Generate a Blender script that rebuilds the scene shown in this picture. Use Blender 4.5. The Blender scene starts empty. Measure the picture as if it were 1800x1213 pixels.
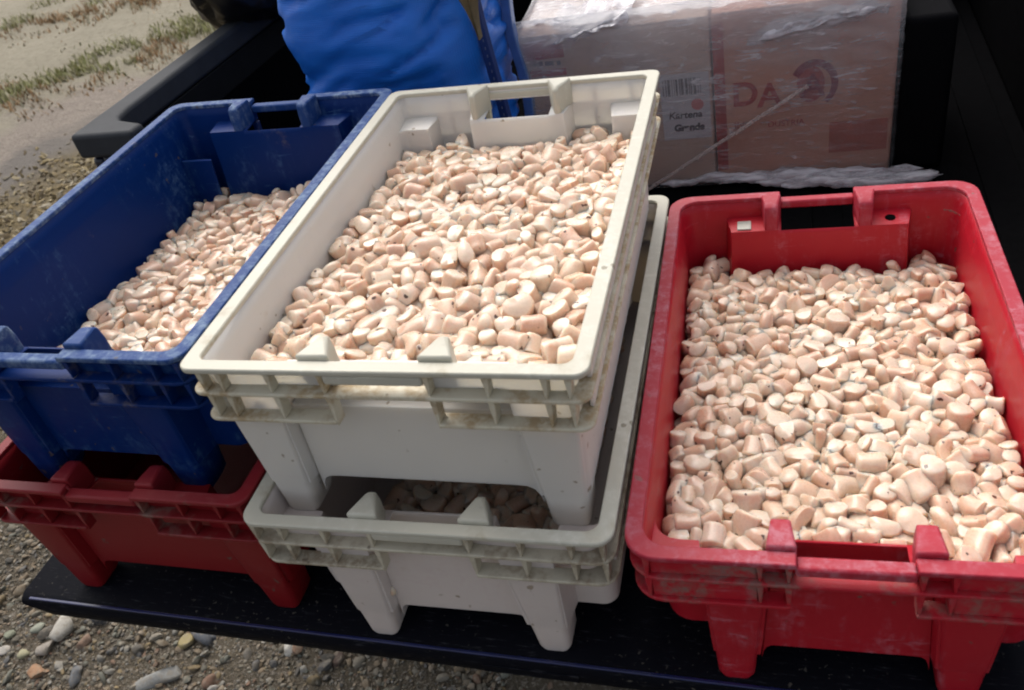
import bpy, bmesh, math, random
import numpy as np
from mathutils import Vector, Matrix, Euler, noise as mnoise

SC = bpy.context.scene
COL = SC.collection
rnd = random.Random(7)
nr = np.random.RandomState(11)

# ------------------------------------------------------------------ camera, sky, sun, exposure
cam = bpy.data.cameras.new('camera')
co = bpy.data.objects.new('camera', cam); COL.objects.link(co)
co.location = (0.2257, -0.8391, 0.9130)
co.rotation_euler = (0.9034, 0.1923, 0.2134)
cam.sensor_width = 36.0; cam.sensor_fit = 'HORIZONTAL'; cam.lens = 30.34
cam.clip_start = 0.02; cam.clip_end = 400
cam.dof.use_dof = True; cam.dof.focus_distance = 1.3; cam.dof.aperture_fstop = 9.0
SC.camera = co

SUN_EL, SUN_AZ = math.radians(52), math.radians(-28)      # azimuth measured clockwise from +Y
w = bpy.data.worlds.new('World'); SC.world = w; w.use_nodes = True
nt = w.node_tree
sky = nt.nodes.new('ShaderNodeTexSky'); sky.sky_type = 'NISHITA'; sky.sun_disc = False
sky.sun_elevation = SUN_EL; sky.sun_rotation = SUN_AZ
sky.air_density = 1.0; sky.dust_density = 6.0; sky.ozone_density = 1.0
bg = nt.nodes['Background']; bg.inputs['Strength'].default_value = 0.15
hs = nt.nodes.new('ShaderNodeHueSaturation'); hs.inputs['Saturation'].default_value = .42     # thin overcast: a greyer sky
nt.links.new(sky.outputs[0], hs.inputs['Color']); nt.links.new(hs.outputs[0], bg.inputs['Color'])
sl = bpy.data.lights.new('sun', 'SUN'); sl.energy = .72; sl.angle = math.radians(65); sl.color = (1.0, 0.955, 0.88)
so = bpy.data.objects.new('sun', sl); COL.objects.link(so)
sd = Vector((math.sin(SUN_AZ) * math.cos(SUN_EL), math.cos(SUN_AZ) * math.cos(SUN_EL), math.sin(SUN_EL)))
so.rotation_euler = sd.to_track_quat('Z', 'Y').to_euler(); so.location = sd * 30
SC.view_settings.view_transform = 'Standard'; SC.view_settings.look = 'None'
SC.view_settings.exposure = 0.5; SC.view_settings.gamma = 1.0; SC.view_settings.use_curve_mapping = False
SC.cycles.filter_width = 2.0

# ------------------------------------------------------------------ node helpers
class NT:
    def __init__(s, name):
        s.m = bpy.data.materials.new(name); s.m.use_nodes = True
        s.t = s.m.node_tree; s.n = s.t.nodes; s.b = s.n['Principled BSDF']; s.out = s.n['Material Output']
    def lk(s, a, b): s.t.links.new(a, b)
    def add(s, ty, **kw):
        n = s.n.new(ty)
        for k, v in kw.items():
            if k.startswith('_'): setattr(n, k[1:], v)
        return n
    def coord(s, kind='Object', scale=(1, 1, 1), rot=(0, 0, 0), loc=(0, 0, 0)):
        c = s.add('ShaderNodeTexCoord'); mp = s.add('ShaderNodeMapping')
        s.lk(c.outputs[kind], mp.inputs['Vector'])
        mp.inputs['Scale'].default_value = scale; mp.inputs['Rotation'].default_value = rot; mp.inputs['Location'].default_value = loc
        return mp.outputs[0]
    def noise(s, vec, scale, detail=4, rough=.55, dist=0):
        n = s.add('ShaderNodeTexNoise'); s.lk(vec, n.inputs['Vector'])
        n.inputs['Scale'].default_value = scale; n.inputs['Detail'].default_value = detail
        n.inputs['Roughness'].default_value = rough; n.inputs['Distortion'].default_value = dist
        return n.outputs['Fac']
    def ramp(s, fac, lo, hi, a=0.0, b=1.0):
        n = s.add('ShaderNodeMapRange'); s.lk(fac, n.inputs['Value'])
        n.inputs['From Min'].default_value = lo; n.inputs['From Max'].default_value = hi
        n.inputs['To Min'].default_value = a; n.inputs['To Max'].default_value = b
        n.interpolation_type = 'SMOOTHSTEP'
        return n.outputs[0]
    def math(s, op, a, b=None):
        n = s.add('ShaderNodeMath', _operation=op)
        for i, v in enumerate((a, b)):
            if v is None: continue
            if isinstance(v, (int, float)): n.inputs[i].default_value = v
            else: s.lk(v, n.inputs[i])
        return n.outputs[0]
    def mix(s, fac, a, b):
        n = s.add('ShaderNodeMix', _data_type='RGBA')
        for sock, v in ((n.inputs[0], fac), (n.inputs[6], a), (n.inputs[7], b)):
            if isinstance(v, (int, float)): sock.default_value = v
            elif isinstance(v, tuple): sock.default_value = v if len(v) == 4 else v + (1,)
            else: s.lk(v, sock)
        return n.outputs[2]
    def bump(s, h, strength=.3, dist=.002):
        n = s.add('ShaderNodeBump'); s.lk(h, n.inputs['Height'])
        n.inputs['Strength'].default_value = strength; n.inputs['Distance'].default_value = dist
        s.lk(n.outputs[0], s.b.inputs['Normal'])
    def set(s, **kw):
        for k, v in kw.items():
            i = s.b.inputs[k.replace('_', ' ')]
            if isinstance(v, (int, float)): i.default_value = v
            elif isinstance(v, tuple): i.default_value = v if len(v) == 4 or 'Radius' in k else v + (1,)
            else: s.lk(v, i)

def plain(name, col, rough=.5, nscale=30, namt=.25, bump=.0, **kw):
    m = NT(name); v = m.coord()
    f = m.noise(v, nscale, 5)
    c2 = tuple(max(0, x * (1 - namt)) for x in col); c3 = tuple(min(1, x * (1 + namt)) for x in col)
    m.set(Base_Color=m.mix(f, c2, c3), Roughness=rough, **kw)
    if bump: m.bump(m.noise(v, nscale * 4, 4), bump, .001)
    return m.m

def crate_plastic(name, base, scuff, dirt, scuff_lo, dirt_lo, rough=.42, seed=0.0, spec=.3, sss=0.0):
    m = NT(name)
    v = m.coord(loc=(seed, seed * 1.7, 0)); vs = m.coord(scale=(9, 9, 1.6), loc=(seed, 0, seed)); vx = m.coord(scale=(2.2, 14, 14), rot=(0, 0, .4), loc=(seed, 0, seed))
    big = m.noise(v, 7, 6, .6); fine = m.noise(v, 90, 5, .65); st = m.noise(vs, 9, 5, .6, .4); sx = m.noise(vx, 8, 6, .62, .6)
    s1 = m.math('MULTIPLY', m.ramp(m.math('ADD', m.math('MULTIPLY', big, .6), m.math('MULTIPLY', st, .4)), scuff_lo, scuff_lo + .2), m.ramp(fine, .38, .66))
    s2 = m.ramp(sx, .60, .70, 0, .75)
    s = m.math('MINIMUM', m.math('ADD', s1, m.math('MULTIPLY', s2, m.ramp(big, .42, .62))), 1)
    hue = m.noise(v, 3.1, 3)
    b2 = tuple(x * .72 for x in base)
    c = m.mix(hue, b2, base)
    c = m.mix(m.math('MULTIPLY', s, .62), c, scuff)
    dn = m.noise(m.coord(loc=(3 + seed, 1, 2)), 13, 7, .66)
    d = m.math('MULTIPLY', m.ramp(dn, dirt_lo, dirt_lo + .17), m.ramp(fine, .3, .6))
    c = m.mix(m.math('MULTIPLY', d, .8), c, dirt)
    dots = m.math('MULTIPLY', m.ramp(m.noise(m.coord(loc=(seed, 5, 1)), 62, 2, .4), .725, .76, 0, .7), m.ramp(big, .40, .55))
    c = m.mix(dots, c, tuple(x * .55 for x in dirt))
    r = m.math('ADD', m.math('MULTIPLY', s, .25), m.math('ADD', rough, m.math('MULTIPLY', d, .25)))
    m.set(Base_Color=c, Roughness=r, Specular_IOR_Level=spec)
    if sss: m.set(Subsurface_Weight=sss, Subsurface_Radius=(1.0, .92, .75), Subsurface_Scale=.022)
    m.bump(m.math('ADD', m.math('MULTIPLY', fine, .5), big), .25, .0015)
    return m.m

BLUE, BLUE_W = (.0012, .025, .150), (.085, .18, .34)
RED, RED_W = (.50, .011, .026), (.52, .22, .28)
WHT, WHT_W = (.72, .70, .65), (.80, .79, .74)
MUD = (.20, .165, .13); BROWN = (.40, .27, .13)
M = {}
M['blue_body'] = crate_plastic('blue_plastic', BLUE, BLUE_W, MUD, .50, .66, seed=1, spec=.14)
M['blue_rim'] = crate_plastic('blue_plastic_scuffed', (.010, .050, .20), (.27, .35, .44), MUD, .40, .64, .55, seed=2, spec=.2)
M['blue_flange'] = crate_plastic('blue_plastic_muddy', BLUE, BLUE_W, MUD, .50, .53, .5, seed=3, spec=.14)
M['red_body'] = crate_plastic('red_plastic', RED, RED_W, MUD, .49, .67, seed=4)
M['red_rim'] = crate_plastic('red_plastic_scuffed', (.44, .022, .045), (.50, .24, .29), (.30, .22, .20), .43, .62, .5, seed=5)
M['red_flange'] = crate_plastic('red_plastic_muddy', RED, (.42, .15, .18), (.19, .15, .125), .48, .46, .5, seed=6)
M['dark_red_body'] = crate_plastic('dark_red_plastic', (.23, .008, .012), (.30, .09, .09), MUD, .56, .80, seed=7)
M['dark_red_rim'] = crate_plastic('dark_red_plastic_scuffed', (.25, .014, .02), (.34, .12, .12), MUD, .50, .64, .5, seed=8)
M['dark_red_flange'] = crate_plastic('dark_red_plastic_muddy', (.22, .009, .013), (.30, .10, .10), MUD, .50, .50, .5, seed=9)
M['white_body'] = crate_plastic('white_plastic', (.82, .775, .70), (.68, .59, .55), BROWN, .52, .665, .38, seed=10, sss=.45)
M['white_rim'] = crate_plastic('white_plastic_worn', (.60, .575, .475), (.70, .68, .60), (.34, .28, .18), .45, .56, .42, seed=11)
M['white_flange'] = crate_plastic('white_plastic_stained', (.74, .69, .54), (.66, .56, .40), (.37, .25, .12), .44, .40, .45, seed=12)
M['stained_body'] = crate_plastic('grey_white_plastic', (.72, .635, .585), (.62, .52, .49), BROWN, .49, .66, .42, seed=13, sss=.3)
M['stained_flange'] = crate_plastic('grey_white_plastic_stained', (.64, .59, .46), (.56, .48, .36), (.24, .18, .12), .46, .41, .48, seed=14)

# ------------------------------------------------------------------ mesh helpers
def finish(name, bm, mat, parent=None, bevel=0, seg=2, smooth=40):
    bmesh.ops.recalc_face_normals(bm, faces=bm.faces[:])
    me = bpy.data.meshes.new(name); bm.to_mesh(me); bm.free()
    if isinstance(mat, (list, tuple)):
        for x in mat: me.materials.append(x)
    else: me.materials.append(mat)
    o = bpy.data.objects.new(name, me); COL.objects.link(o)
    if smooth:
        me.polygons.foreach_set('use_smooth', [True] * len(me.polygons))
        me.set_sharp_from_angle(angle=math.radians(smooth))
    if parent: o.parent = parent
    if bevel:
        b = o.modifiers.new('edge', 'BEVEL'); b.width = bevel; b.segments = seg; b.limit_method = 'ANGLE'; b.angle_limit = math.radians(40)
        b.harden_normals = False
    return o

def box(bm, x0, x1, y0, y1, z0, z1):
    vs = [bm.verts.new((x, y, z)) for z in (z0, z1) for x, y in ((x0, y0), (x1, y0), (x1, y1), (x0, y1))]
    for f in ((0, 3, 2, 1), (4, 5, 6, 7), (0, 1, 5, 4), (1, 2, 6, 5), (2, 3, 7, 6), (3, 0, 4, 7)):
        bm.faces.new([vs[i] for i in f])

def prism(bm, pts, z0, z1):
    a = [bm.verts.new((x, y, z0)) for x, y in pts]; b = [bm.verts.new((x, y, z1)) for x, y in pts]
    n = len(pts)
    bm.faces.new(a[::-1]); bm.faces.new(b)
    for i in range(n): bm.faces.new((a[i], a[(i + 1) % n], b[(i + 1) % n], b[i]))

def loft(bm, rings, cap=True, closed=True):
    R = [[bm.verts.new(p) for p in r] for r in rings]
    n = len(R[0])
    for a, b in zip(R, R[1:]):
        for i in range(n if closed else n - 1):
            bm.faces.new((a[i], a[(i + 1) % n], b[(i + 1) % n], b[i]))
    if cap: bm.faces.new(R[0][::-1]); bm.faces.new(R[-1])
    return R

def strip(bm, outer, inner, z0, z1, closed=True):
    n = len(outer)
    V = [[bm.verts.new((p[0], p[1], z)) for p in ring] for ring, z in ((outer, z1), (inner, z1), (inner, z0), (outer, z0))]
    for i in range(n if closed else n - 1):
        j = (i + 1) % n
        for k in range(4):
            a, b = V[k], V[(k + 1) % 4]
            bm.faces.new((a[i], a[j], b[j], b[i]))
    if not closed:
        bm.faces.new([V[k][0] for k in range(4)]); bm.faces.new([V[k][-1] for k in (3, 2, 1, 0)])

def rrect(hx, hy, r, n=6):
    P = []
    for cx, cy, a0 in ((-hx + r, -hy + r, 180), (hx - r, -hy + r, 270), (hx - r, hy - r, 0), (-hx + r, hy - r, 90)):
        for k in range(n + 1):
            a = math.radians(a0 + 90 * k / n); P.append((cx + r * math.cos(a), cy + r * math.sin(a)))
    return P

def tube(bm, pts, rad, n=8):
    rings = []
    for i, p in enumerate(pts):
        p = Vector(p); t = (Vector(pts[min(i + 1, len(pts) - 1)]) - Vector(pts[max(i - 1, 0)])).normalized()
        u = t.cross(Vector((0, 0, 1)));
        if u.length < .05: u = t.cross(Vector((0, 1, 0)))
        u.normalize(); v = t.cross(u); r = rad[i] if isinstance(rad, (list, tuple)) else rad
        rings.append([p + (u * math.cos(6.2832 * k / n) + v * math.sin(6.2832 * k / n)) * r for k in range(n)])
    loft(bm, rings)

def tag(o, label=None, cat=None, group=None, kind=None):
    if label: o['label'] = label
    if cat: o['category'] = cat
    if group: o['group'] = group
    if kind: o['kind'] = kind
    return o

def thing(name, label, cat, loc=(0, 0, 0), rot=(0, 0, 0), group=None):
    o = bpy.data.objects.new(name, None); COL.objects.link(o); o.empty_display_size = .05
    o.location = loc; o.rotation_euler = rot
    return tag(o, label, cat, group)

# ------------------------------------------------------------------ ground
GZ = -0.70
def zone(x, y): return .788 * (x + 4.6) - .616 * (y - 3.7)
g = NT('sandy_ground')
gv = g.coord()
sx = g.add('ShaderNodeSeparateXYZ'); g.lk(gv, sx.inputs[0])
s_ = g.math('ADD', g.math('ADD', g.math('MULTIPLY', sx.outputs[0], .788), g.math('MULTIPLY', sx.outputs[1], -.616)), .788 * 4.6 + .616 * 3.7)
wob = g.math('MULTIPLY', g.math('SUBTRACT', g.noise(gv, .9, 5, .6), .5), 1.6)
s_ = g.math('ADD', s_, wob)
n1 = g.noise(gv, 2.2, 8, .62); n2 = g.noise(gv, 24, 6, .7); n3 = g.noise(gv, 110, 4, .7)
sand = g.mix(n1, (.31, .275, .20), (.54, .49, .385)); sand = g.mix(g.ramp(n2, .45, .7, 0, .5), sand, (.26, .24, .17))
grit = g.mix(n2, (.30, .25, .21), (.52, .45, .38)); grit = g.mix(g.ramp(n3, .52, .62), grit, (.22, .19, .16))
ochre = g.mix(n2, (.13, .10, .055), (.34, .265, .14)); ochre = g.mix(g.ramp(n3, .5, .6), ochre, (.20, .17, .12))
peb = g.mix(n2, (.085, .07, .05), (.23, .195, .145)); peb = g.mix(g.ramp(n3, .52, .64), peb, (.33, .29, .24))
c = g.mix(g.ramp(s_, .15, .5), sand, grit)
c = g.mix(g.ramp(s_, .85, 1.15), c, (.25, .225, .20))
c = g.mix(g.ramp(s_, 1.35, 1.8), c, ochre)
c = g.mix(g.ramp(s_, 3.3, 4.0), c, peb)
g.set(Base_Color=c, Roughness=.95, Specular_IOR_Level=.15)
n4 = g.noise(gv, 6, 9, .72)
g.bump(g.math('ADD', g.math('ADD', n3, g.math('MULTIPLY', n4, 4)), g.math('MULTIPLY', n2, 2)), 1.0, .016)
bm = bmesh.new()
gx = sorted(set([-150, -80, -40, -20, -12] + list(np.arange(-9, 3.01, .12)) + [6, 12, 30, 80, 150]))
gy = sorted(set([-150, -80, -30, -10, -4] + list(np.arange(-1.5, 9.01, .12)) + [14, 25, 50, 90, 150]))
G = [[bm.verts.new((x, y, GZ + (.05 * mnoise.noise((x * .7, y * .7, 0)) + .018 * mnoise.noise((x * 3, y * 3, 4)) if (-9 < x < 3 and -1.5 < y < 9) else 0))) for y in gy] for x in gx]
for i in range(len(gx) - 1):
    for j in range(len(gy) - 1): bm.faces.new((G[i][j], G[i + 1][j], G[i + 1][j + 1], G[i][j + 1]))
ground = finish('ground', bm, g.m, smooth=180); tag(ground, kind='structure')
def gh(x, y): return GZ + (.05 * mnoise.noise((x * .7, y * .7, 0)) + .018 * mnoise.noise((x * 3, y * 3, 4)))

# ------------------------------------------------------------------ joined scatter meshes
def joined(name, parts, mat, smooth=40):
    """parts: list of (verts Nx3, faces list-of-arrays (tris or quads ndarray), attr dict)"""
    V = np.concatenate([p[0] for p in parts]); off = 0; L = []; LS = []; pos = 0; attrs = {k: [] for k in parts[0][2]}
    for v, f, a in parts:
        L.append((f + off).ravel()); n, k = f.shape
        LS.append(pos + np.arange(n) * k); pos += n * k; off += len(v)
        for kk in attrs: attrs[kk].append(a[kk] if np.ndim(a[kk]) == 2 else np.tile(np.array(a[kk], float), (len(v), 1)))
    L = np.concatenate(L); LS = np.concatenate(LS)
    me = bpy.data.meshes.new(name)
    me.vertices.add(len(V)); me.vertices.foreach_set('co', V.ravel())
    me.loops.add(len(L)); me.loops.foreach_set('vertex_index', L.astype(np.int32))
    me.polygons.add(len(LS)); me.polygons.foreach_set('loop_start', LS.astype(np.int32))
    me.update(calc_edges=True); me.validate()
    for kk, vals in attrs.items():
        at = me.attributes.new(kk, 'FLOAT_COLOR', 'POINT'); d = np.concatenate(vals)
        if d.shape[1] == 3: d = np.concatenate([d, np.ones((len(d), 1))], 1)
        at.data.foreach_set('color', d.astype(np.float32).ravel())
    me.materials.append(mat)
    me.polygons.foreach_set('use_smooth', [True] * len(me.polygons)); me.set_sharp_from_angle(angle=math.radians(smooth))
    o = bpy.data.objects.new(name, me); COL.objects.link(o)
    return o

def ico(sub):
    bm = bmesh.new(); bmesh.ops.create_icosphere(bm, subdivisions=sub, radius=1)
    v = np.array([x.co[:] for x in bm.verts]); f = np.array([[x.index for x in p.verts] for p in bm.faces]); bm.free(); return v, f
def stone_shape(sub, seed, amp=.28):
    v, f = ico(sub); r = np.random.RandomState(seed); v = v.copy()
    out = np.ones(len(v))
    for k in range(4):
        d = r.normal(size=3); d /= np.linalg.norm(d); out += amp * .5 * np.sin(v @ d * r.uniform(1.5, 3.5) + r.uniform(0, 6))
    v = v * out[:, None]
    for k in range(5):                                     # broken flat faces
        d = r.normal(size=3); d /= np.linalg.norm(d); h = r.uniform(.62, .95); q = v @ d; m_ = q > h; v[m_] -= (q[m_] - h)[:, None] * d
    return v, f
def rotm(r, tilt=.5):
    return np.array(Euler((r.normal(0, tilt), r.normal(0, tilt), r.uniform(0, 6.28))).to_matrix())

sm = NT('pebble')
at = sm.add('ShaderNodeAttribute'); at.attribute_name = 'tone'
oi = sm.add('ShaderNodeObjectInfo')
sv = sm.coord(); sn = sm.noise(sv, 160, 5, .6)
ad = sm.add('ShaderNodeMix', _data_type='RGBA', _blend_type='ADD'); ad.inputs[0].default_value = 1
sm.lk(at.outputs['Color'], ad.inputs[6]); sm.lk(oi.outputs['Color'], ad.inputs[7])
mu = sm.add('ShaderNodeMix', _data_type='RGBA', _blend_type='MULTIPLY'); mu.inputs[0].default_value = .75
sm.lk(ad.outputs[2], mu.inputs[6]); sm.lk(sm.mix(sn, (.45, .45, .45), (1.25, 1.25, 1.2)), mu.inputs[7])
dust = sm.math('MULTIPLY', sm.ramp(sm.noise(sm.coord('Object'), 70, 5, .65), .46, .62), .55)
sm.set(Base_Color=sm.mix(dust, mu.outputs[2], (.215, .185, .14)), Roughness=.8, Specular_IOR_Level=.3); sm.bump(sn, .5, .002)
M['stone'] = sm.m
PAL = [((.21, .19, .15), 8), ((.30, .27, .22), 6), ((.14, .13, .12), 4), ((.10, .105, .12), 3), ((.27, .20, .13), 6), ((.33, .24, .12), 3),
       ((.24, .13, .085), 2), ((.42, .40, .36), 2), ((.55, .53, .49), 1), ((.19, .20, .17), 4), ((.34, .27, .20), 3)]
palw = np.array([p[1] for p in PAL], float); palw /= palw.sum()
SH = [stone_shape(1, k) for k in range(10)]; SH2 = [stone_shape(2, 40 + k) for k in range(8)]
parts = []
for k in range(30000):
    x, y = nr.uniform(-2.7, .9), nr.uniform(-.6, 1.7)
    if nr.rand() < .6: x, y = nr.uniform(-1.9, -.3), nr.uniform(-.35, .45)
    s = zone(x, y)
    if s < 3.0: continue
    size = min(.0165, .0029 * math.exp(nr.normal(0, .55)) * (1.35 if nr.rand() < .12 else 1))
    v, f = SH[nr.randint(10)] if size < .008 else SH2[nr.randint(8)]
    sc = np.array([nr.uniform(.8, 1.5), nr.uniform(.75, 1.1), nr.uniform(.45, .85)]) * size
    col = (np.array(PAL[nr.choice(len(PAL), p=palw)][0]) * .72 + np.array((.20, .175, .135)) * .28) * nr.uniform(.55, 1.0)
    if s < 4.2 and nr.rand() < .6: col = np.array((.36, .27, .12)) * nr.uniform(.5, 1.1)
    vv = (v * sc) @ rotm(nr, .35).T + np.array([x, y, gh(x, y) + size * .22])
    parts.append((vv, f, {'tone': col}))
gravel = joined('gravel', parts, M['stone']); gravel.color = (0, 0, 0, 1)
tag(gravel, 'fine mixed gravel covering the ground behind the tailgate', 'gravel', kind='stuff')
# ochre straw-like litter and flakes further left
parts = []
for k in range(11000):
    x, y = nr.uniform(-4.3, -1.5), nr.uniform(.1, 3.3)
    s = zone(x, y) + nr.normal(0, .25)
    if s < 1.5 or s > 3.9: continue
    size = nr.uniform(.005, .017)
    v, f = SH[nr.randint(10)]
    sc = np.array([nr.uniform(1.0, 2.0), nr.uniform(.6, 1.0), nr.uniform(.4, .8)]) * size
    col = np.array(((.33, .255, .125), (.25, .185, .085), (.40, .33, .20), (.16, .115, .06), (.30, .26, .19))[nr.randint(5)]) * nr.uniform(.7, 1.15)
    parts.append(((v * sc) @ rotm(nr, .5).T + np.array([x, y, gh(x, y) + size * .3]), f, {'tone': col}))
och = joined('ochre_litter', parts, M['stone']); och.color = (0, 0, 0, 1)
tag(och, 'ochre dried litter and shell grit on the ground left of the truck', 'ground litter', kind='stuff')

# stones one can point to
STONES = [(-1.43, .047, .034, (.50, .46, .39), (1.2, .95, .75), 'large off-white stone lying on the gravel near the tailgate corner', 3),
 (-1.345, .105, .028, (.075, .08, .095), (1.2, 1, .8), 'dark slate-grey stone beside the off-white stone', 5),
 (-1.432, -.052, .026, (.42, .20, .075), (1.5, .9, .5), 'flat orange stone at the bottom left on the gravel', 6),
 (-1.11, -.03, .036, (.30, .30, .285), (1.7, .75, .5), 'long pale grey stone shard on the gravel', 1),
 (-1.098, .066, .020, (.42, .32, .10), (1.2, .9, .8), 'yellow ochre stone touching a dark slate stone', 2),
 (-1.045, .080, .034, (.10, .11, .135), (1.7, .8, .7), 'long dark blue-grey stone just below the tailgate edge', 4),
 (-.827, .074, .016, (.66, .63, .56), (1.2, 1, .9), 'small bright white pebble below the middle of the tailgate', 7),
 (-1.561, -.007, .014, (.62, .56, .48), (1.2, .9, .8), 'small whitish pebble at the far left edge of the gravel', 0),
 (-1.452, .000, .024, (.40, .34, .28), (1.1, .9, .7), 'pale beige stone in front of the off-white stone', 3),
 (-1.35, .035, .021, (.30, .17, .10), (1.2, .9, .7), 'reddish brown stone to the right of the off-white stone', 6),
 (-1.325, -.045, .022, (.17, .18, .20), (1.3, .8, .7), 'grey stone between the orange stone and the pale shard', 1),
 (-.70, .060, .019, (.12, .07, .05), (1.1, .9, .6), 'dark brown rounded stone in the shade of the tailgate', 2),
 (-.98, -.02, .022, (.30, .15, .085), (1.2, .9, .7), 'rust-brown stone right of the pale grey shard', 5),
 (-.965, -.045, .016, (.50, .46, .41), (1.1, .9, .9), 'small cream stone at the bottom edge beside the rust-brown stone', 4)]
for x, y, r, col, sc, lab, k in STONES:
    v, f = stone_shape(3, 100 + k, .42)
    o = joined('stone', [((v * np.array(sc) * r * .86), f, {'tone': np.zeros(3)})], M['stone'], 60)
    o.location = (x, y, gh(x, y) + r * sc[2] * .16); o.rotation_euler = (rnd.uniform(-.15, .15), rnd.uniform(-.15, .15), rnd.uniform(0, 3)); gq = sum(col) / 3; o.color = tuple((.7 * c_ + .3 * gq) * .85 for c_ in col) + (1,)
    tag(o, lab, 'stone')
PM = []
for k in range(4):
    v, f = stone_shape(2, 70 + k, .3); o = joined('pebble', [(v, f, {'tone': np.zeros(3)})], M['stone'], 60); PM.append(o.data); bpy.data.objects.remove(o)
for k in range(22):
    x, y = rnd.uniform(-1.75, -.55), rnd.uniform(-.12, .16)
    if y > .17 + .1 * (x + 1.2): y -= .1
    if any((x - q[0]) ** 2 + (y - q[1]) ** 2 < (q[2] * 1.5 + .012) ** 2 for q in STONES): continue
    o = bpy.data.objects.new('pebble', PM[k % 4]); COL.objects.link(o); r = rnd.uniform(.009, .015)
    o.scale = (r * 1.3, r, r * .75); o.location = (x, y, gh(x, y) + r * .3); o.rotation_euler = (rnd.uniform(-.3, .3), rnd.uniform(-.3, .3), rnd.uniform(0, 6))
    o.color = tuple(a * rnd.uniform(.8, 1.3) for a in PAL[rnd.randrange(len(PAL))][0]) + (1,)
    tag(o, 'small rounded pebble among the gravel below the tailgate', 'pebble', 'small pebbles on the gravel')

# low weeds in two strips
wm = NT('weed')
at = wm.add('ShaderNodeAttribute'); at.attribute_name = 'tone'
wm.set(Base_Color=at.outputs['Color'], Roughness=.8, Specular_IOR_Level=.2); M['weed'] = wm.m
def weeds(name, pts, n, width, label, redder):
    parts = []; P = [Vector(p) for p in pts]
    q = np.array([[0, 1, 2, 3]]); tri = np.array([[0, 1, 3, 2]])
    for k in range(n):
        t = nr.rand() * (len(P) - 1); i = int(t); p = P[i].lerp(P[i + 1], t - i)
        d = (P[i + 1] - P[i]).normalized(); off = nr.normal(0, width)
        cl = mnoise.noise((p.x * 3, p.y * 3, off * 4)) + .25
        if cl < nr.uniform(-.2, .5): continue
        x, y = p.x + d.y * off, p.y - d.x * off
        h = nr.uniform(.015, .055) * (1.2 - abs(off) / width * .25); a = nr.uniform(0, 6.28); wd = nr.uniform(.003, .008)
        lean = np.array([math.cos(a), math.sin(a), 0]) * nr.uniform(.2, 1.2) * h; sd_ = np.array([-math.sin(a), math.cos(a), 0]) * wd
        b = np.array([x, y, gh(x, y) - .004]); up = np.array([0, 0, 1])
        v = np.stack([b - sd_, b + sd_, b + sd_ * .7 + up * h * .6 + lean * .4, b - sd_ * .7 + up * h * .6 + lean * .4, b + up * h + lean, ])
        v = np.concatenate([v, v[4:5] + sd_ * .2])
        f = np.array([[0, 1, 2, 3], [3, 2, 5, 4]])
        red = mnoise.noise((x * 2.2 + 7, y * 2.2, 1)) + redder + (off / width) * .25
        col = np.array((.29, .29, .125)) if red < 0 else np.array((.36, .23, .12))
        if nr.rand() < .3: col = np.array((.44, .40, .28))
        parts.append((v, f, {'tone': col * nr.uniform(.6, 1.25)}))
    o = joined(name, parts, M['weed']); tag(o, label, 'weeds', kind='stuff'); return o
weeds('weeds', [(-5.2, 2.9), (-4.609, 3.694), (-4.477, 3.887), (-4.366, 4.191), (-4.162, 4.388), (-4.011, 4.608), (-3.755, 4.749), (-3.593, 4.982), (-3.2, 5.4)], 6000, .26, 'low strip of green and rusty weeds along the dirt beyond the truck', -.12)
weeds('weeds', [(-6.2, 5.75), (-5.757, 5.79), (-5.376, 5.77), (-4.963, 5.86), (-4.757, 5.999), (-4.2, 6.5)], 4200, .30, 'farther olive and brown patch of weeds at the top left of the dirt', .1)

# ------------------------------------------------------------------ pickup truck
M['liner'] = plain('black_bed_liner', (.004, .004, .0045), .95, 60, .35, .25, Specular_IOR_Level=0.0)
M['cap'] = plain('grey_black_rail_plastic', (.036, .039, .044), .7, 25, .3, .2, Specular_IOR_Level=.2)
M['lip'] = plain('black_rail_lip', (.009, .0095, .010), .8, 25, .3, .2, Specular_IOR_Level=.1)
M['paint'] = plain('dark_navy_paint', (.010, .013, .028), .3, 12, .3)
M['tail'] = None
tm = NT('scuffed_tailgate_paint'); tv = tm.coord(scale=(3, 20, 20)); tn = tm.noise(tv, 12, 6, .65)
td = tm.math('MULTIPLY', tm.ramp(tm.noise(tm.coord(), 120, 3, .6), .62, .70), tm.ramp(tm.noise(tm.coord(), 8, 3), .42, .6))
tm.set(Base_Color=tm.mix(tm.math('MULTIPLY', td, .7), tm.mix(tm.ramp(tn, .56, .70, 0, .9), (.0035, .004, .007), (.030, .030, .034)), (.10, .09, .075)), Roughness=tm.ramp(tn, .3, .7, .40, .7), Specular_IOR_Level=.06); tm.bump(tn, .15, .001)
M['tail'] = tm.m
truck = thing('pickup_truck', 'dark navy pickup truck with its tailgate lowered under the crates', 'pickup truck', (0, 0, 0), (0, 0, -.034))
bm = bmesh.new()                                             # lowered tailgate: rounded slab with a chamfered lower corner
prof = [(-.318, -.012), (-.314, -.004), (-.304, 0), (.27, 0), (.275, -.05), (-.292, -.056), (-.306, -.05), (-.316, -.034)]
loft(bm, [[(-.775 if z < -.03 else -.818, y, z) for y, z in prof], [(.70, y, z) for y, z in prof]])
tg = finish('tailgate', bm, M['tail'], truck, .003)
bm = bmesh.new()
box(bm, -.10, .02, -.3195, -.3150, -.030, -.016)
finish('tailgate_handle', bm, M['tail'], tg, .001)
bm = bmesh.new(); box(bm, -.80, .69, -.3150, -.3105, -.0035, -.0005); finish('edge_highlight', bm, plain('navy_edge_highlight', (.012, .018, .075), .25, 20, .5), tg, .001)  # added navy strip imitating the highlight line along the rounded front edge
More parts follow.
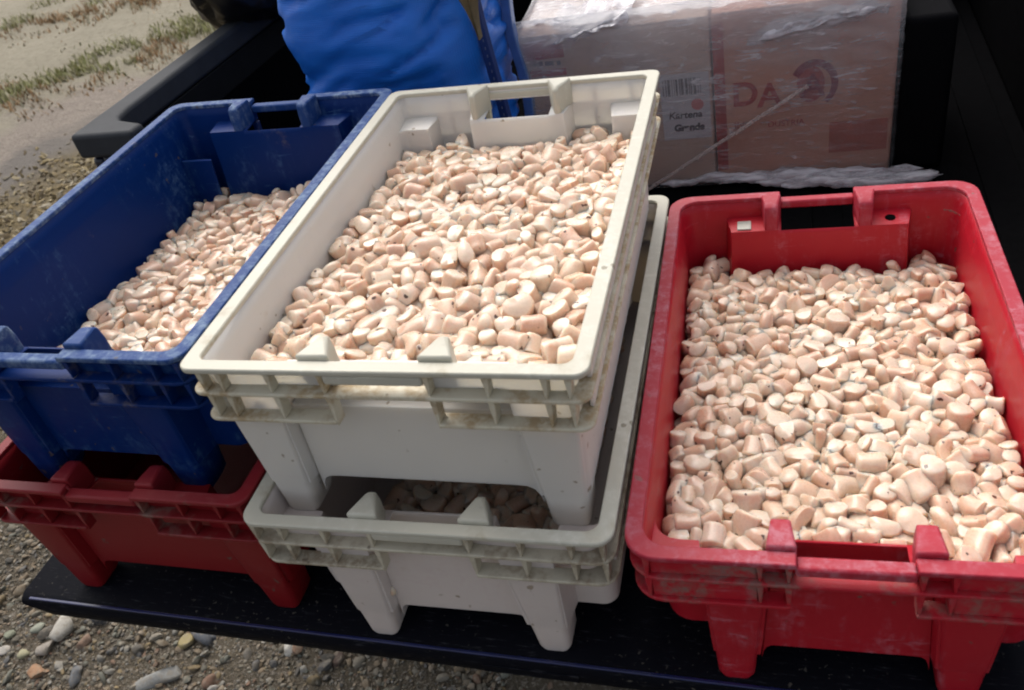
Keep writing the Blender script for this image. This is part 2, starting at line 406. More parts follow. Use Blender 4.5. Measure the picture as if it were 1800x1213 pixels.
bm = bmesh.new(); box(bm, -.90, .70, .285, 1.85, -.05, -.006); bf = finish('bed_floor', bm, M['liner'], truck, .004)
bm = bmesh.new()
for k in range(12): box(bm, -.77 + k * .124, -.70 + k * .124, .29, 1.83, -.0055, -.001)
finish('floor_ridges', bm, M['liner'], bf, .001)
def side(s):
    e = bpy.data.objects.new('bed_side', None); COL.objects.link(e); e.parent = truck
    if s < 0: e.location = (-.958, .345, 0); e.rotation_euler = (0, 0, -.019)
    else: e.location = (.745, .345, 0); e.scale = (-1, 1, 1)
    bm = bmesh.new(); loft(bm, [[(-.012, y, -.36), (.0, y, -.36), (.028, y, -.36), (.028, y, .37), (.004, y, .37), (-.01, y, .2)] for y in (0, 1.5)])
    finish('side_panel', bm, M['paint'], e, .008)
    bm = bmesh.new(); box(bm, .0285, .118, 0, .05, -.36, .372); finish('rear_post', bm, M['paint'], e, .006)
    bm = bmesh.new(); box(bm, .030, .040, .051, 1.5, -.03, .372); finish('liner_wall', bm, M['liner'], e, .003)
    bm = bmesh.new()                                          # rail cap with a wider block at the rear end
    P = [(-.006, -.012), (.130, -.012), (.130, .026), (.115, .030), (.062, .048), (.050, .066), (.046, .10), (.046, 1.5), (-.006, 1.5)]
    prism(bm, P, .374, .420)
    finish('rail_cap', bm, M['cap'], e, .008, 3)
    bm = bmesh.new(); box(bm, .0405, .0455, .08, 1.5, .315, .3735); finish('rail_lip', bm, M['lip'], e, .002)
    return e
side(-1); side(1)
bm = bmesh.new(); box(bm, -.93, .74, 1.86, 1.92, -.36, .43); finish('headboard', bm, M['liner'], truck, .01)
bm = bmesh.new(); box(bm, -.80, .66, .33, .42, -.36, -.10); finish('rear_bumper', bm, M['liner'], truck, .02)

# ------------------------------------------------------------------ crates
CW, CL, CH = .42, .6703, .2369
def hw(z): return .1965 - .0065 * min(1, (CH - z) / .04) - .0055 * max(0, .197 - z) / .15
def hl(z): return CL / 2 - .0125 - .0065 * min(1, (CH - z) / .04) - .008 * max(0, .197 - z) / .197
DEP = .036
ENDX = {'corner': [.127, .119, .056, .05], 'inset': [.143, .137, .078, .071, .05]}
def inflag(kind, x):
    x = abs(x)
    if kind == 'corner': return (1 if x <= .1195 else 0), (.2045 if x <= .0565 else .2045)
    return (1 if (x <= .0715 or x >= .1425) else 0), (.2045 if x <= .0715 else .196)
def perimeter(z, front, back, r=.03):
    """wall outline at height z, corners rounded, with the inset blocks of each end"""
    W_, L_ = hw(z), hl(z); n = 5; P = []
    def end(sgn, kind):
        out = []
        fl, lz = inflag(kind, .2); A = DEP if (fl and z < lz - .001) else 0
        for k in range(n + 1):
            a = math.radians(180 + 90 * k / n); out.append((-W_ + r + r * math.cos(a), -L_ + r + r * math.sin(a) + A))
        xs = [-x for x in ENDX[kind]] + ENDX[kind][::-1]
        for x in xs:
            fl, lz = inflag(kind, x); A = DEP if (fl and z < lz - .001) else 0
            t_ = min(1, max(0, (.165 - z) / .165)); x2 = abs(x) + (-.007 * t_ if abs(x) > .13 and kind == 'inset' else .011 * t_ if abs(x) > .06 else 0)
            out.append((math.copysign(x2, x), -L_ + A))
        fl, lz = inflag(kind, .2); A = DEP if (fl and z < lz - .001) else 0
        for k in range(n + 1):
            a = math.radians(270 + 90 * k / n); out.append((W_ - r + r * math.cos(a), -L_ + r + r * math.sin(a) + A))
        return out if sgn < 0 else [(-x, -y) for x, y in out]
    f, b = end(-1, front), end(1, back)
    sidey = [-.2, -.1, 0, .1, .2]
    return f + [(W_, y) for y in sidey] + b + [(-W_, -y) for y in sidey], len(f), len(b)
LEV = [CH - .002, .2165, .2060, .2030, .198, .194, .14, .10, .07, .05]

def make_crate(name, label, loc, rot, front, back, mats, ribs=(.055, .112, .165, .198), group=None, back_legs=0, rc=.03, pil=(.0150, .0065), cut=False):
    root = thing(name, label, 'crate', loc, rot, group)
    body, rimm, fl = mats
    # shell
    bm = bmesh.new(); rows = []
    for z in LEV:
        P, nf, nb = perimeter(z, front, back, max(.012, rc - .004)); rows.append([bm.verts.new((x, y, z)) for x, y in P])
    n = len(rows[0])
    for a, b, z in zip(rows, rows[1:], LEV):
        for i in range(n):
            j = (i + 1) % n
            p, q = a[i].co, a[j].co
            if (.205 < z < .2170 or (cut and z > .22)) and abs(p.x) < .0505 and abs(q.x) < .0505 and abs(p.y) > .25 and abs(q.y) > .25: continue   # hand hole
            bm.faces.new((a[i], b[i], b[j], a[j]))
    bm.faces.new(rows[-1])
    o = finish('body', bm, body, root, smooth=35)
    s = o.modifiers.new('wall', 'SOLIDIFY'); s.thickness = .0038; s.offset = 0
    # top rim
    bm = bmesh.new(); ro, ri = (CW / 2, CL / 2, rc), (hw(CH) - .0035, hl(CH) - .0035, max(.010, rc - .006))
    if cut:                                                   # the rim is interrupted at both hand grips
        for s in (-1, 1):
            def part_(hx, hy, r): q = rrect(hx, hy, r); return [(s * x, y) for x, y in [(.0505, -hy)] + q[7:21] + [(.0505, hy)]]
            strip(bm, part_(*ro), part_(*ri), CH - .0065, CH, closed=False)
    else: strip(bm, rrect(*ro), rrect(*ri), CH - .0065, CH)
    finish('rim', bm, rimm, root, .0016, 2)
    # two lower fins; the lowest is cut at the handles
    bm = bmesh.new()
    def open_back(hx, hy, r):                                 # the middle fin is open behind the rear hand hole
        q = rrect(hx, hy, r); return [(-.055, hy)] + q[21:28] + q[0:7] + q[7:14] + q[14:21] + [(.055, hy)]
    strip(bm, open_back(CW / 2 - .0015, CL / 2 - .0015, rc), open_back(hw(.2) - .001, hl(.2) - .001, max(.010, rc - .003)), .1995, .2040, closed=False)
    for s in (-1, 1):
        def half(hx, hy, r):
            q = [p for p in rrect(hx, hy, r)]
            arcs = [q[7:14], q[14:21]]                        # right front and right back corner
            pts = [(.055, -hy)] + arcs[0] + arcs[1] + [(.055, hy)]
            return [(s * x, y) for x, y in pts]
        strip(bm, half(CW / 2 - .003, CL / 2 - .003, rc), half(hw(.165) - .001, hl(.165) - .001, max(.010, rc - .003)), .1630, .1675, closed=False)
    finish('flange', bm, fl, root, .0012, 2)
    for s in (-1, 1):                                         # closed long sides
        bm = bmesh.new()
        box(bm, min(s * (CW / 2 - .011), s * (CW / 2 - .007)), max(s * (CW / 2 - .011), s * (CW / 2 - .007)), -CL / 2 + .034, CL / 2 - .034, .1678, .1992)
        box(bm, min(s * (CW / 2 - .010), s * (CW / 2 - .005)), max(s * (CW / 2 - .010), s * (CW / 2 - .005)), -CL / 2 + .034, CL / 2 - .034, .2043, .2290)
        finish('side_panel', bm, body, root, .001, 1)
    # ribs of both ends, each one a part
    for sy in (-1, 1):
        for x in ribs:
            for sx_ in (-1, 1):
                bm = bmesh.new(); yo = CL / 2 - .0035; X = sx_ * x
                for z0, z1, q in ((.2045, .2298, 0), (.1600 if x < .06 else .1680, .1990, .0016)):
                    loft(bm, [[(X - t_, sy * (hl(z) + .0005), z), (X + t_, sy * (hl(z) + .0005), z), (X + t_ * .75, sy * (yo - q), z), (X - t_ * .75, sy * (yo - q), z)] for z, t_ in ((z0, .0016), (z1, .0046))])
                finish('rib', bm, fl, root, .0007, 1)
    # hand grips with their pillars
    for sy in (-1, 1):
        bm = bmesh.new(); ya, yb = hl(.22) - .0025, CL / 2 - .002
        box(bm, -.0515, .0515, min(sy * ya, sy * yb), max(sy * ya, sy * yb), .2168, .2292)
        h = finish('handle', bm, rimm, root, .003, 2)
        for sx_ in (-1, 1):
            bm = bmesh.new(); xc = sx_ * .0635; y0, y1 = hl(.2) + .002, hl(.2) - .037
            rings = []
            for z, e in ((.2020, 0), (.224, 0), (.2385, .003), (.2425, .010)):
                rings.append([(xc - pil[0], sy * y0, z), (xc + pil[0], sy * y0, z), (xc + pil[1], sy * (y1 + e), z), (xc - pil[1], sy * (y1 + e), z)])
            loft(bm, rings); finish('handle_pillar', bm, rimm, root, .0025, 2)
    # hollow end panels between the feet, their lower edge curving down into the feet
    for sy, kind in ((-1, front), (1, back)):
        xe = .1205 if kind == 'corner' else .0735; xz = lambda z: xe + .0115 * min(1, max(0, (.165 - z) / .165))
        bm = bmesh.new(); prof = []
        for u, z in ((1, .020), (.985, .034), (.955, .0425), (.90, .047), (.80, .0478)): prof.append((-xz(z) * u, z))
        prof += [(-x, z) for x, z in prof[::-1]] + [(xz(.1625), .1625), (-xz(.1625), .1625)]
        fr_ = lambda z, d: sy * (hl(z) - d)
        loft(bm, [[(x, fr_(z, .0115), z) for x, z in prof], [(x, fr_(z, DEP + .0005), z) for x, z in prof]])
        finish('end_panel', bm, body, root, .004, 3)
    # feet
    for sy, kind in ((-1, front), (1, back)):
        for sx_ in (-1, 1):
            if kind == 'corner': top, bot = (.127, .1900), (.139, .181)
            else: top, bot = (.078, .138), (.091, .130)
            ex = back_legs if sy > 0 else 0
            def sec(z, dep, t, fl_=0):
                xa = bot[0] + (top[0] - bot[0]) * t - fl_; xb = bot[1] + (top[1] - bot[1]) * t + min(fl_, 0)
                ya = hl(z) + .0042 - ex; yb = ya - dep; r = min(.010, dep * .4)
                pts = []; rf = min(.008, dep * .8); r = min(.008, dep * .18)
                for cx, cy, a0, r in ((xa + rf, -ya + rf, 180, rf), (xb - rf, -ya + rf, 270, rf), (xb - r, -yb - r, 0, r), (xa + r, -yb - r, 90, r)):
                    for k in range(4):
                        a = math.radians(a0 + 30 * k); pts.append((sx_ * (cx + r * math.cos(a)), -sy * (cy + r * math.sin(a)) * -1 * -1 if sy > 0 else cy + r * math.sin(a), z))
                return pts
            bm = bmesh.new()
            loft(bm, [sec(.0, .042, 0, -.003), sec(.006, .048, 0.02), sec(.030, .050, .15), sec(.0487, .054, .28), sec(.0525, .0062, .3), sec(.162, .0062, 1)])
            finish('leg', bm, body, root, 0, smooth=40)
    return root

YR = {'R': 0.0, 'W2': -.0122, 'W1': -.0133, 'B': -.0276, 'D': -.0285}
R1 = make_crate('fish_crate', 'bright red crate full of scallops standing alone at the right', (.30, 0, .001), (0, 0, 0), 'inset', 'corner', (M['red_body'], M['red_rim'], M['red_flange']), ribs=(.057, .083, .188), rc=.032, pil=(.0140, .0090), cut=True, group='stackable fish crates on the truck')
W2 = make_crate('fish_crate', 'stained white crate at the bottom of the middle stack', (-.1261, .0149, .001), (0, 0, -.0122), 'inset', 'corner', (M['stained_body'], M['white_rim'], M['stained_flange']), rc=.020, pil=(.018, .0045), group='stackable fish crates on the truck')
W1 = make_crate('fish_crate', 'cream-white crate heaped with scallops on top of the middle stack', (-.1314, .0473, .1925), (-.0052, .0154, -.0133), 'corner', 'inset', (M['white_body'], M['white_rim'], M['white_flange']), rc=.014, pil=(.018, .004), ribs=(.055, .113, .168, .190), group='stackable fish crates on the truck', back_legs=.05)
B1 = make_crate('fish_crate', 'dark blue crate partly filled with scallops at the upper left', (-.5577, .0778, .196), (.0028, .0205, -.0276), 'inset', 'corner', (M['blue_body'], M['blue_rim'], M['blue_flange']), rc=.022, pil=(.0130, .0085), cut=True, group='stackable fish crates on the truck', back_legs=.05)
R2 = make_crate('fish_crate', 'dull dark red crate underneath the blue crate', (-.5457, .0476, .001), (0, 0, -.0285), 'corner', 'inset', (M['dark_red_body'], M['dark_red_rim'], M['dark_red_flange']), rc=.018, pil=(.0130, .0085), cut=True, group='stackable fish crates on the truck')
for sx_ in (-1, 1):                                            # shallow muddy panels in the front cells of the right red crate
    for z0, z1 in ((.1680, .1990), (.2045, .2290)):
        bm = bmesh.new(); xa_, xb_ = sorted((sx_ * .0855, sx_ * .1855)); box(bm, xa_, xb_, -CL / 2 + .0075, -CL / 2 + .011, z0, z1); finish('cell_panel', bm, M['red_flange'], R1, .001)
# moulded peg spots on the ledges of the right red crate: one scraped pale, one an open hole
bm = bmesh.new(); box(bm, -.112, -.092, .283, .306, .2046, .2068); finish('peg_patch', bm, plain('pale_scraped_plastic', (.50, .50, .44), .7, 80, .4), R1, .001)
bm = bmesh.new()
loft(bm, [[(.098 + .007 * math.cos(a), (.296 + .007 * math.sin(a)), z) for a in np.arange(0, 6.28, .6283)] for z in (.2050, .2068)])
finish('peg_hole', bm, M['liner'], R1)

# ------------------------------------------------------------------ scallop pieces
sc_ = NT('scallop_meat')
at = sc_.add('ShaderNodeAttribute'); at.attribute_name = 'tone'
oi = sc_.add('ShaderNodeObjectInfo')
ad = sc_.add('ShaderNodeMix', _data_type='RGBA', _blend_type='ADD'); ad.inputs[0].default_value = 1
sc_.lk(at.outputs['Color'], ad.inputs[6]); sc_.lk(oi.outputs['Color'], ad.inputs[7])
sp = sc_.add('ShaderNodeSeparateColor'); sc_.lk(ad.outputs[2], sp.inputs[0])
cp = sc_.add('ShaderNodeAttribute'); cp.attribute_name = 'cap'
tc = sc_.add('ShaderNodeTexCoord'); va = sc_.add('ShaderNodeVectorMath', _operation='ADD'); cb = sc_.add('ShaderNodeCombineXYZ')
sc_.lk(sp.outputs[1], cb.inputs[0]); sc_.lk(sp.outputs[0], cb.inputs[1]); sc_.lk(tc.outputs['Object'], va.inputs[0]); sc_.lk(cb.outputs[0], va.inputs[1])
nn = sc_.noise(va.outputs[0], 55, 4, .6); nf = sc_.noise(va.outputs[0], 420, 4, .6)
cA = sc_.mix(sp.outputs[0], (.61, .40, .295), (.73, .585, .445))           # pink flesh .. cream
cA = sc_.mix(sc_.ramp(sp.outputs[1], 6.3, 6.6, 0, .5), cA, (.80, .71, .60))
cA = sc_.mix(sc_.ramp(sp.outputs[1], 1.6, 1.3, 0, .5), cA, (.66, .44, .30))
cA = sc_.mix(sc_.ramp(nn, .42, .62, 0, .5), cA, (.72, .47, .33))
cA = sc_.mix(sc_.math('MULTIPLY', cp.outputs['Fac'], .45), cA, (.82, .73, .60))
spt = sc_.math('MULTIPLY', sc_.ramp(sc_.noise(va.outputs[0], 105, 2, .4), .70, .73), .95)
cA = sc_.mix(spt, cA, (.075, .03, .02))
tn_ = sc_.ramp(sc_.noise(va.outputs[0], 38, 2, .5), .68, .76, 0, .6)
cA = sc_.mix(tn_, cA, (.50, .22, .10))
sc_.set(Base_Color=cA, Roughness=sc_.ramp(nf, .3, .7, .20, .42), Subsurface_Weight=.9, Coat_Weight=.28, Coat_Roughness=.14, Subsurface_Radius=(1.0, .72, .55), Subsurface_Scale=.010, Specular_IOR_Level=.45)
sc_.bump(sc_.math('ADD', nf, nn), .25, .0012)
M['scallop'] = sc_.m

def scallop_shape(seed):
    r = np.random.RandomState(seed); nu, nv = 13, 14
    a, b = r.uniform(.0085, .0150), r.uniform(.0105, .0138); c_ = b * r.uniform(.70, .98)
    kidney = seed % 6 == 0
    if kidney: a = r.uniform(.0175, .0210); b *= .80; c_ *= .85
    n_ = r.uniform(6.5, 12.0) if not kidney else 3.0
    V = []; cap = []
    ph2, ph3 = r.uniform(0, 6, 2); bend = r.uniform(.35, .75) if kidney else r.uniform(-.15, .15)
    ts = np.sin(np.linspace(-math.pi / 2, math.pi / 2, nu))
    for t in ts[1:-1]:
        rad = (1 - abs(t) ** n_) ** (1 / n_)
        for k in range(nv):
            th = 6.28318 * k / nv
            q = rad * (1 + .10 * math.cos(2 * th + ph2) + .07 * math.cos(3 * th + ph3) + .05 * math.sin(3 * t + th))
            V.append((t * a, q * b * math.cos(th) - bend * a * t * t * .8, q * c_ * math.sin(th)))
    V.append((-a, -bend * a * .8, 0)); V.append((a, -bend * a * .8, 0))
    V = np.array(V)
    for k in range(r.randint(0, 3)):                       # knife-cut flat faces
        d = r.normal(size=3); d[0] *= .6; d /= np.linalg.norm(d); h = r.uniform(.56, .84) * np.max(V @ d)
        q = V @ d; m_ = q > h; V[m_] -= (q[m_] - h)[:, None] * d * .95
    F = []
    for i in range(nu - 3):
        for k in range(nv):
            F.append((i * nv + k, i * nv + (k + 1) % nv, (i + 1) * nv + (k + 1) % nv, (i + 1) * nv + k))
    s0, s1 = len(V) - 2, len(V) - 1
    T = []
    for k in range(0, nv, 2):
        T.append((s0, (k + 2) % nv, k + 1, k)); T.append((s1, (nu - 3) * nv + k, (nu - 3) * nv + k + 1, (nu - 3) * nv + (k + 2) % nv))
    V -= V.mean(0)
    cap = np.clip((np.abs(V[:, 0]) / np.abs(V[:, 0]).max() - .72) / .2, 0, 1)
    ext = (V.max(0) - V.min(0)) / 2
    return V, np.array(F + T), cap, ext, kidney
SHP = [scallop_shape(k) for k in range(16)]
SMESH = []
for V, F, cap, ext, kd in SHP:
    o = joined('scallop_piece', [(V, F, {'tone': np.zeros(3), 'cap': np.stack([cap] * 3, 1)})], M['scallop'], 52)
    SMESH.append(o.data); bpy.data.objects.remove(o)

def deposit(crate_rot, fill, front, back, n, seed, xlim=.2):
    """drop ellipsoids one by one onto a height field inside the crate; returns pieces and the cells each owns"""
    r = np.random.RandomState(seed); res = .002
    xs = np.arange(-.19, .19, res); ys = np.arange(-.31, .31, res)
    X, Y = np.meshgrid(xs, ys, indexing='ij')
    fillv = np.vectorize(fill)(X, Y)
    H = np.maximum(fillv - .030, .053) + .006 * r.rand(*X.shape); own = -np.ones(X.shape, int)
    P = []
    def ok(x, y, e):
        if abs(x) + e > xlim: return False
        if abs(x) + e > .170 and abs(y) + e > .290: return False
        z = fill(x, y) - .015
        if abs(x) + e > hw(z) - .001: return False
        kind = front if y < 0 else back
        lim = hl(z) - .002; lo, hi = abs(x) - e, abs(x) + e
        if (kind == 'corner' and lo < .125) or (kind == 'inset' and (lo < .077 or hi > .138)): lim = hl(z) - DEP - .002
        return abs(y) + e < lim + .001
    for k in range(n):
        si = r.randint(len(SHP)); V, F, cap, ext, kd = SHP[si]
        if kd and r.rand() < .5: si = (si + 1) % len(SHP); V, F, cap, ext, kd = SHP[si]
        up = r.rand() < .30
        R = Euler((r.uniform(0, 6.28), (1.57 if up else 0) + r.normal(0, .28), r.uniform(0, 6.28))).to_matrix()
        R = np.array(Euler((0, 0, r.uniform(0, 6.28))).to_matrix()) @ np.array(Euler((0, (1.57 if up else 0) + r.normal(0, .3), 0)).to_matrix()) @ np.array(Euler((r.uniform(0, 6.28), 0, 0)).to_matrix())
        sc = r.uniform(.82, 1.30)
        A = R @ np.diag(ext * sc * .72)
        Mi = np.linalg.inv(A @ A.T)
        ex, ey = np.sqrt((A @ A.T)[0, 0]), np.sqrt((A @ A.T)[1, 1]); e = max(ex, ey)
        m_ = int(e / res) + 1; gxx = np.arange(-m_, m_ + 1) * res; DX, DY = np.meshgrid(gxx, gxx, indexing='ij')
        qa = Mi[2, 2]; qb = 2 * (Mi[0, 2] * DX + Mi[1, 2] * DY); qc = Mi[0, 0] * DX ** 2 + 2 * Mi[0, 1] * DX * DY + Mi[1, 1] * DY ** 2 - 1
        D = qb * qb - 4 * qa * qc; msk = D > 0; D = np.sqrt(np.maximum(D, 0))
        zt = (-qb + D) / (2 * qa); zb = (-qb - D) / (2 * qa)
        best = None
        for _ in range(34):
            x, y = r.uniform(-.19, .19), r.uniform(-.31, .31)
            if not ok(x, y, e * 1.30): continue
            i, j = int((x + .19) / res), int((y + .31) / res)
            if i - m_ < 0 or j - m_ < 0 or i + m_ >= len(xs) or j + m_ >= len(ys): continue
            h = H[i - m_:i + m_ + 1, j - m_:j + m_ + 1]
            z = np.max(np.where(msk, h - zb, -9)); sc_z = z - fill(x, y)
            if best is None or sc_z < best[0]: best = (sc_z, x, y, z, i, j)
        if best is None: continue
        _, x, y, z, i, j = best
        if _ > .011: continue
        h = H[i - m_:i + m_ + 1, j - m_:j + m_ + 1]; o_ = own[i - m_:i + m_ + 1, j - m_:j + m_ + 1]
        new = msk & (z + zt > h); h[new] = (z + zt)[new]; o_[new] = len(P)
        P.append((si, sc, R, np.array([x, y, z]), r.rand(), r.rand() * 9))
    cnt = np.bincount(own[own >= 0], minlength=len(P))
    return P, cnt, (X, Y, fillv)

bpy.context.view_layer.update()
def nz(x, y, s): return mnoise.noise((x * 9, y * 9, s))
FILLS = [
 ('right red', R1, lambda x, y: .143 - .016 * (y / .3) + .007 * nz(x, y, 1), 'inset', 'corner', 1500, 'red crate standing alone at the right'),
 ('top white', W1, lambda x, y: .159 - .012 * (y / .3) + .015 * math.exp(-((x - .04) ** 2 + (y - .04) ** 2) / .03) + .007 * nz(x, y, 2), 'corner', 'inset', 1500, 'cream-white top crate of the middle stack'),
 ('blue', B1, lambda x, y: max(.074, .088 + .13 * x - .004 * (y / .3) + .008 * nz(x, y, 3)), 'inset', 'corner', 1300, 'dark blue crate'),
 ('lower white', W2, lambda x, y: .080 + .004 * nz(x, y, 4), 'inset', 'corner', 700, 'lower white crate'),
]
allp = []; CP = Vector(co.location)
for ci, (nm, cr, fill, fr, bk, n, where) in enumerate(FILLS):
    P, cnt, grid = deposit(None, fill, fr, bk, n, 20 + ci, .138 if ci == 3 else .2)
    for k, p in enumerate(P):
        wp = cr.matrix_world @ Vector(p[3]); d = (wp - CP).length
        seen = 1.0
        if ci == 3: seen = .0
        if ci == 2 and p[3][0] > .10: seen = .1
        allp.append((cnt[k] / d ** 2 * seen, ci, p, cnt[k]))
    FILLS[ci] = FILLS[ci] + (grid,)
allp.sort(key=lambda q: -q[0])
chosen = allp[:295]; rest = [q for q in allp[295:] if q[3] > 0]
for score, ci, (si, sc, R, pos, tone, seed), c_ in chosen:
    nm, cr = FILLS[ci][0], FILLS[ci][1]
    o = bpy.data.objects.new('scallop_piece', SMESH[si]); COL.objects.link(o)
    o.matrix_world = cr.matrix_world @ Matrix.Translation(Vector(pos)) @ Matrix(R.tolist()).to_4x4() @ Matrix.Scale(sc, 4)
    o.color = (tone, seed, 0, 1)
    kd = SHP[si][4]
    look = 'long curved' if kd else ('pale cream' if tone > .6 else ('pinkish' if tone < .3 else 'plump peach'))
    px_, py_ = pos[0], pos[1]
    at_ = ('front' if py_ < -.14 else 'back' if py_ > .10 else 'middle') + (' left' if px_ < -.06 else ' right' if px_ > .06 else ' centre')
    tag(o, f'{look} raw scallop piece at the {at_} of the {nm} crate', 'scallop', f'{look} scallop pieces in the {nm} crate')
for ci in range(4):
    cr = FILLS[ci][1]; X, Y, Fv = FILLS[ci][7]
    parts = []
    for score, cj, (si, sc, R, pos, tone, seed), c_ in rest:
        if cj != ci: continue
        V, F, cap, ext, kd = SHP[si]
        parts.append(((V * sc) @ R.T + pos, F, {'tone': np.array((tone, seed, 0)), 'cap': np.stack([cap] * 3, 1)}))
    hx3 = .130 if ci == 3 else .172
    xs_, ys_ = np.linspace(-hx3, hx3, 30), np.linspace(-.266, .266, 44)      # meat below the loose pieces
    vv = np.array([(x, y, max(.056, FILLS[ci][2](x, y) - .012 + .004 * mnoise.noise((x * 60, y * 60, 2)))) for x in xs_ for y in ys_])
    ff = np.array([(i * 44 + j, (i + 1) * 44 + j, (i + 1) * 44 + j + 1, i * 44 + j + 1) for i in range(29) for j in range(43)])
    parts.append((vv, ff, {'tone': np.array((.3, 2., 0)), 'cap': np.zeros((len(vv), 3))}))
    o = joined('scallop_heap', parts, M['scallop'], 52); o.color = (0, 0, 0, 1); o.matrix_world = cr.matrix_world.copy()
    tag(o, f'dense heap of raw scallop pieces filling the {FILLS[ci][6]}', 'scallops', kind='stuff')

# ------------------------------------------------------------------ blue woven sack
bs = NT('blue_woven_sack'); bv = bs.coord()
wv = bs.add('ShaderNodeTexWave'); bs.lk(bs.coord(scale=(1, 1, 1)), wv.inputs['Vector']); wv.inputs['Scale'].default_value = 90; wv.bands_direction = 'Z'
wx = bs.add('ShaderNodeTexWave'); bs.lk(bs.coord(), wx.inputs['Vector']); wx.inputs['Scale'].default_value = 90; wx.bands_direction = 'X'
wave = bs.math('MULTIPLY', wv.outputs['Fac'], wx.outputs['Fac'])
bn = bs.noise(bs.coord(scale=(.5, .5, 1)), 26, 6, .6)
bs.set(Base_Color=bs.mix(bn, (.006, .10, .52), (.016, .21, .78)), Roughness=.38, Specular_IOR_Level=.4)
bs.bump(bs.math('ADD', bs.math('MULTIPLY', wave, .4), bs.noise(bs.coord(scale=(.35, .35, 1.6)), 30, 5, .6)), .35, .004)
sack = thing('woven_sack', 'bright blue woven plastic sack standing behind the blue and white crates', 'sack', (-.440, .74, 0))
bm = bmesh.new(); rings = []; nz_, na = 90, 120
for i in range(nz_):
    z = -.001 + .80 * i / (nz_ - 1); t = z / .80
    hx_ = .170 + .035 * math.sin(t * 2.6) - .02 * t; hy_ = .165 + .02 * math.sin(t * 3.1) - .04 * t * t
    if t > .85: k = (t - .85) / .15; hx_ *= 1 - .6 * k; hy_ *= 1 - .6 * k
    if i == 0: hx_ *= .93; hy_ *= .9
    ring = []
    for j in range(na):
        a = 6.28318 * j / na; ca, sa = math.cos(a), math.sin(a); e = .62
        x = hx_ * math.copysign(abs(ca) ** e, ca); y = hy_ * math.copysign(abs(sa) ** e, sa)
        p = Vector((x, y, z))
        lf = mnoise.noise((x * 4, y * 4 + 3, z * 15 + x * 3)); cre = 1 - abs(mnoise.noise((x * 5 + 5, y * 5, z * 24 - x * 9)))
        d = .012 * lf - .030 * max(0, cre - .80) / .20 * (.5 + .5 * mnoise.noise((x * 6, 2, z * 6))) + .003 * mnoise.noise((x * 20, y * 20, z * 60))
        nrm = Vector((ca, sa, 0)); ring.append(p + nrm * d)
    rings.append(ring)
loft(bm, rings); finish('bag', bm, bs.m, sack, smooth=180)
bm = bmesh.new()                                               # stitched side fold
rings = []
for i in range(40):
    z = .02 + .60 * i / 39; x = .192 + .008 * math.sin(z * 9); rings.append([(x, -.120, z), (x + .018, -.126, z), (x + .022, -.115, z), (x + .01, -.105, z)])
loft(bm, rings); finish('side_seam', bm, plain('navy_seam', (.006, .028, .15), .6), sack, .001)
bm = bmesh.new()
for i in range(34):
    z = .16 + .014 * i; x = .202 + .008 * math.sin(z * 9); box(bm, x, x + .0018, -.1265, -.1230, z, z + .0045)
finish('stitches', bm, plain('pale_thread', (.07, .10, .22), .7), sack)
# olive cloth strip hanging down over the sack
bm = bmesh.new(); rings = []
for i in range(22):
    t = i / 21; z = .78 - .335 * t; hwid = (.030 + .012 * math.sin(t * 5)) * (1 if t < .75 else max(.10, (1 - t) / .25)); xc = -.212 - .012 * t + .006 * math.sin(t * 7)
    y = .536 - .012 * math.sin(t * 3); yr = .012 * (1 if t < .8 else .6)
    rings.append([(xc - hwid, y + .006, z), (xc - hwid * .4, y - yr, z), (xc, y - yr * .3, z), (xc + hwid * .4, y - yr, z), (xc + hwid, y + .008, z), (xc + hwid * .9, y + .012, z), (xc - hwid * .9, y + .010, z)])
loft(bm, rings); o = finish('cloth_strip', bm, plain('olive_brown_cloth', (.13, .10, .055), .85, 60, .4, .4), None, .001, smooth=60)
tag(o, 'olive brown pointed cloth strip hanging over the blue sack', 'cloth')
# pale blue folded film between sack and carton
bm = bmesh.new(); rings = []
for i in range(30):
    z = .001 + .50 * i / 29; x = -.234 - .030 * (z - .3) + .004 * math.sin(z * 30); rings.append([(x - .010, .785, z), (x + .009, .781, z), (x + .011, .80, z), (x - .007, .86, z)])
loft(bm, rings); o = finish('blue_film_fold', bm, plain('pale_blue_film', (.10, .20, .46), .3, 40, .3), None, .002)
tag(o, 'pale blue plastic film fold between the sack and the wrapped carton', 'plastic film')

# ------------------------------------------------------------------ cartons with print
cm = NT('cardboard'); cv = cm.coord(); cn = cm.noise(cv, 9, 6, .6); cf = cm.noise(cm.coord(scale=(1, 1, 22)), 30, 4)
cm.set(Base_Color=cm.mix(cn, (.54, .26, .185), (.68, .40, .30)), Roughness=.8, Specular_IOR_Level=.2); cm.bump(cf, .15, .001)
gm = NT('grey_cardboard'); cv = gm.coord(); cn = gm.noise(cv, 9, 6, .6)
gm.set(Base_Color=gm.mix(cn, (.52, .37, .30), (.66, .50, .42)), Roughness=.8, Specular_IOR_Level=.2)
inkr = plain('red_ink', (.40, .065, .06), .7, 40, .3); inkd = plain('maroon_ink', (.26, .022, .05), .7, 60, .35); ink = plain('black_ink', (.085, .075, .085), .7)
def carton(name, label, x0, x1, y0, y1, z1, mat, rz=0):
    t = thing(name, label, 'carton', ((x0 + x1) / 2, y0, 0), (0, 0, rz)); h = (x1 - x0) / 2
    bm = bmesh.new(); box(bm, -h, h, 0, y1 - y0, 0, z1 - .004); finish('box', bm, mat, t, .004, 3)
    for k in (0, 1):
        bm = bmesh.new(); d = (y1 - y0) / 2; box(bm, -h + .002, h - .002, (0 if k == 0 else d + .0012), (d - .0012 if k == 0 else y1 - y0), z1 - .0038, z1); finish('flap', bm, mat, t, .001)
    return t
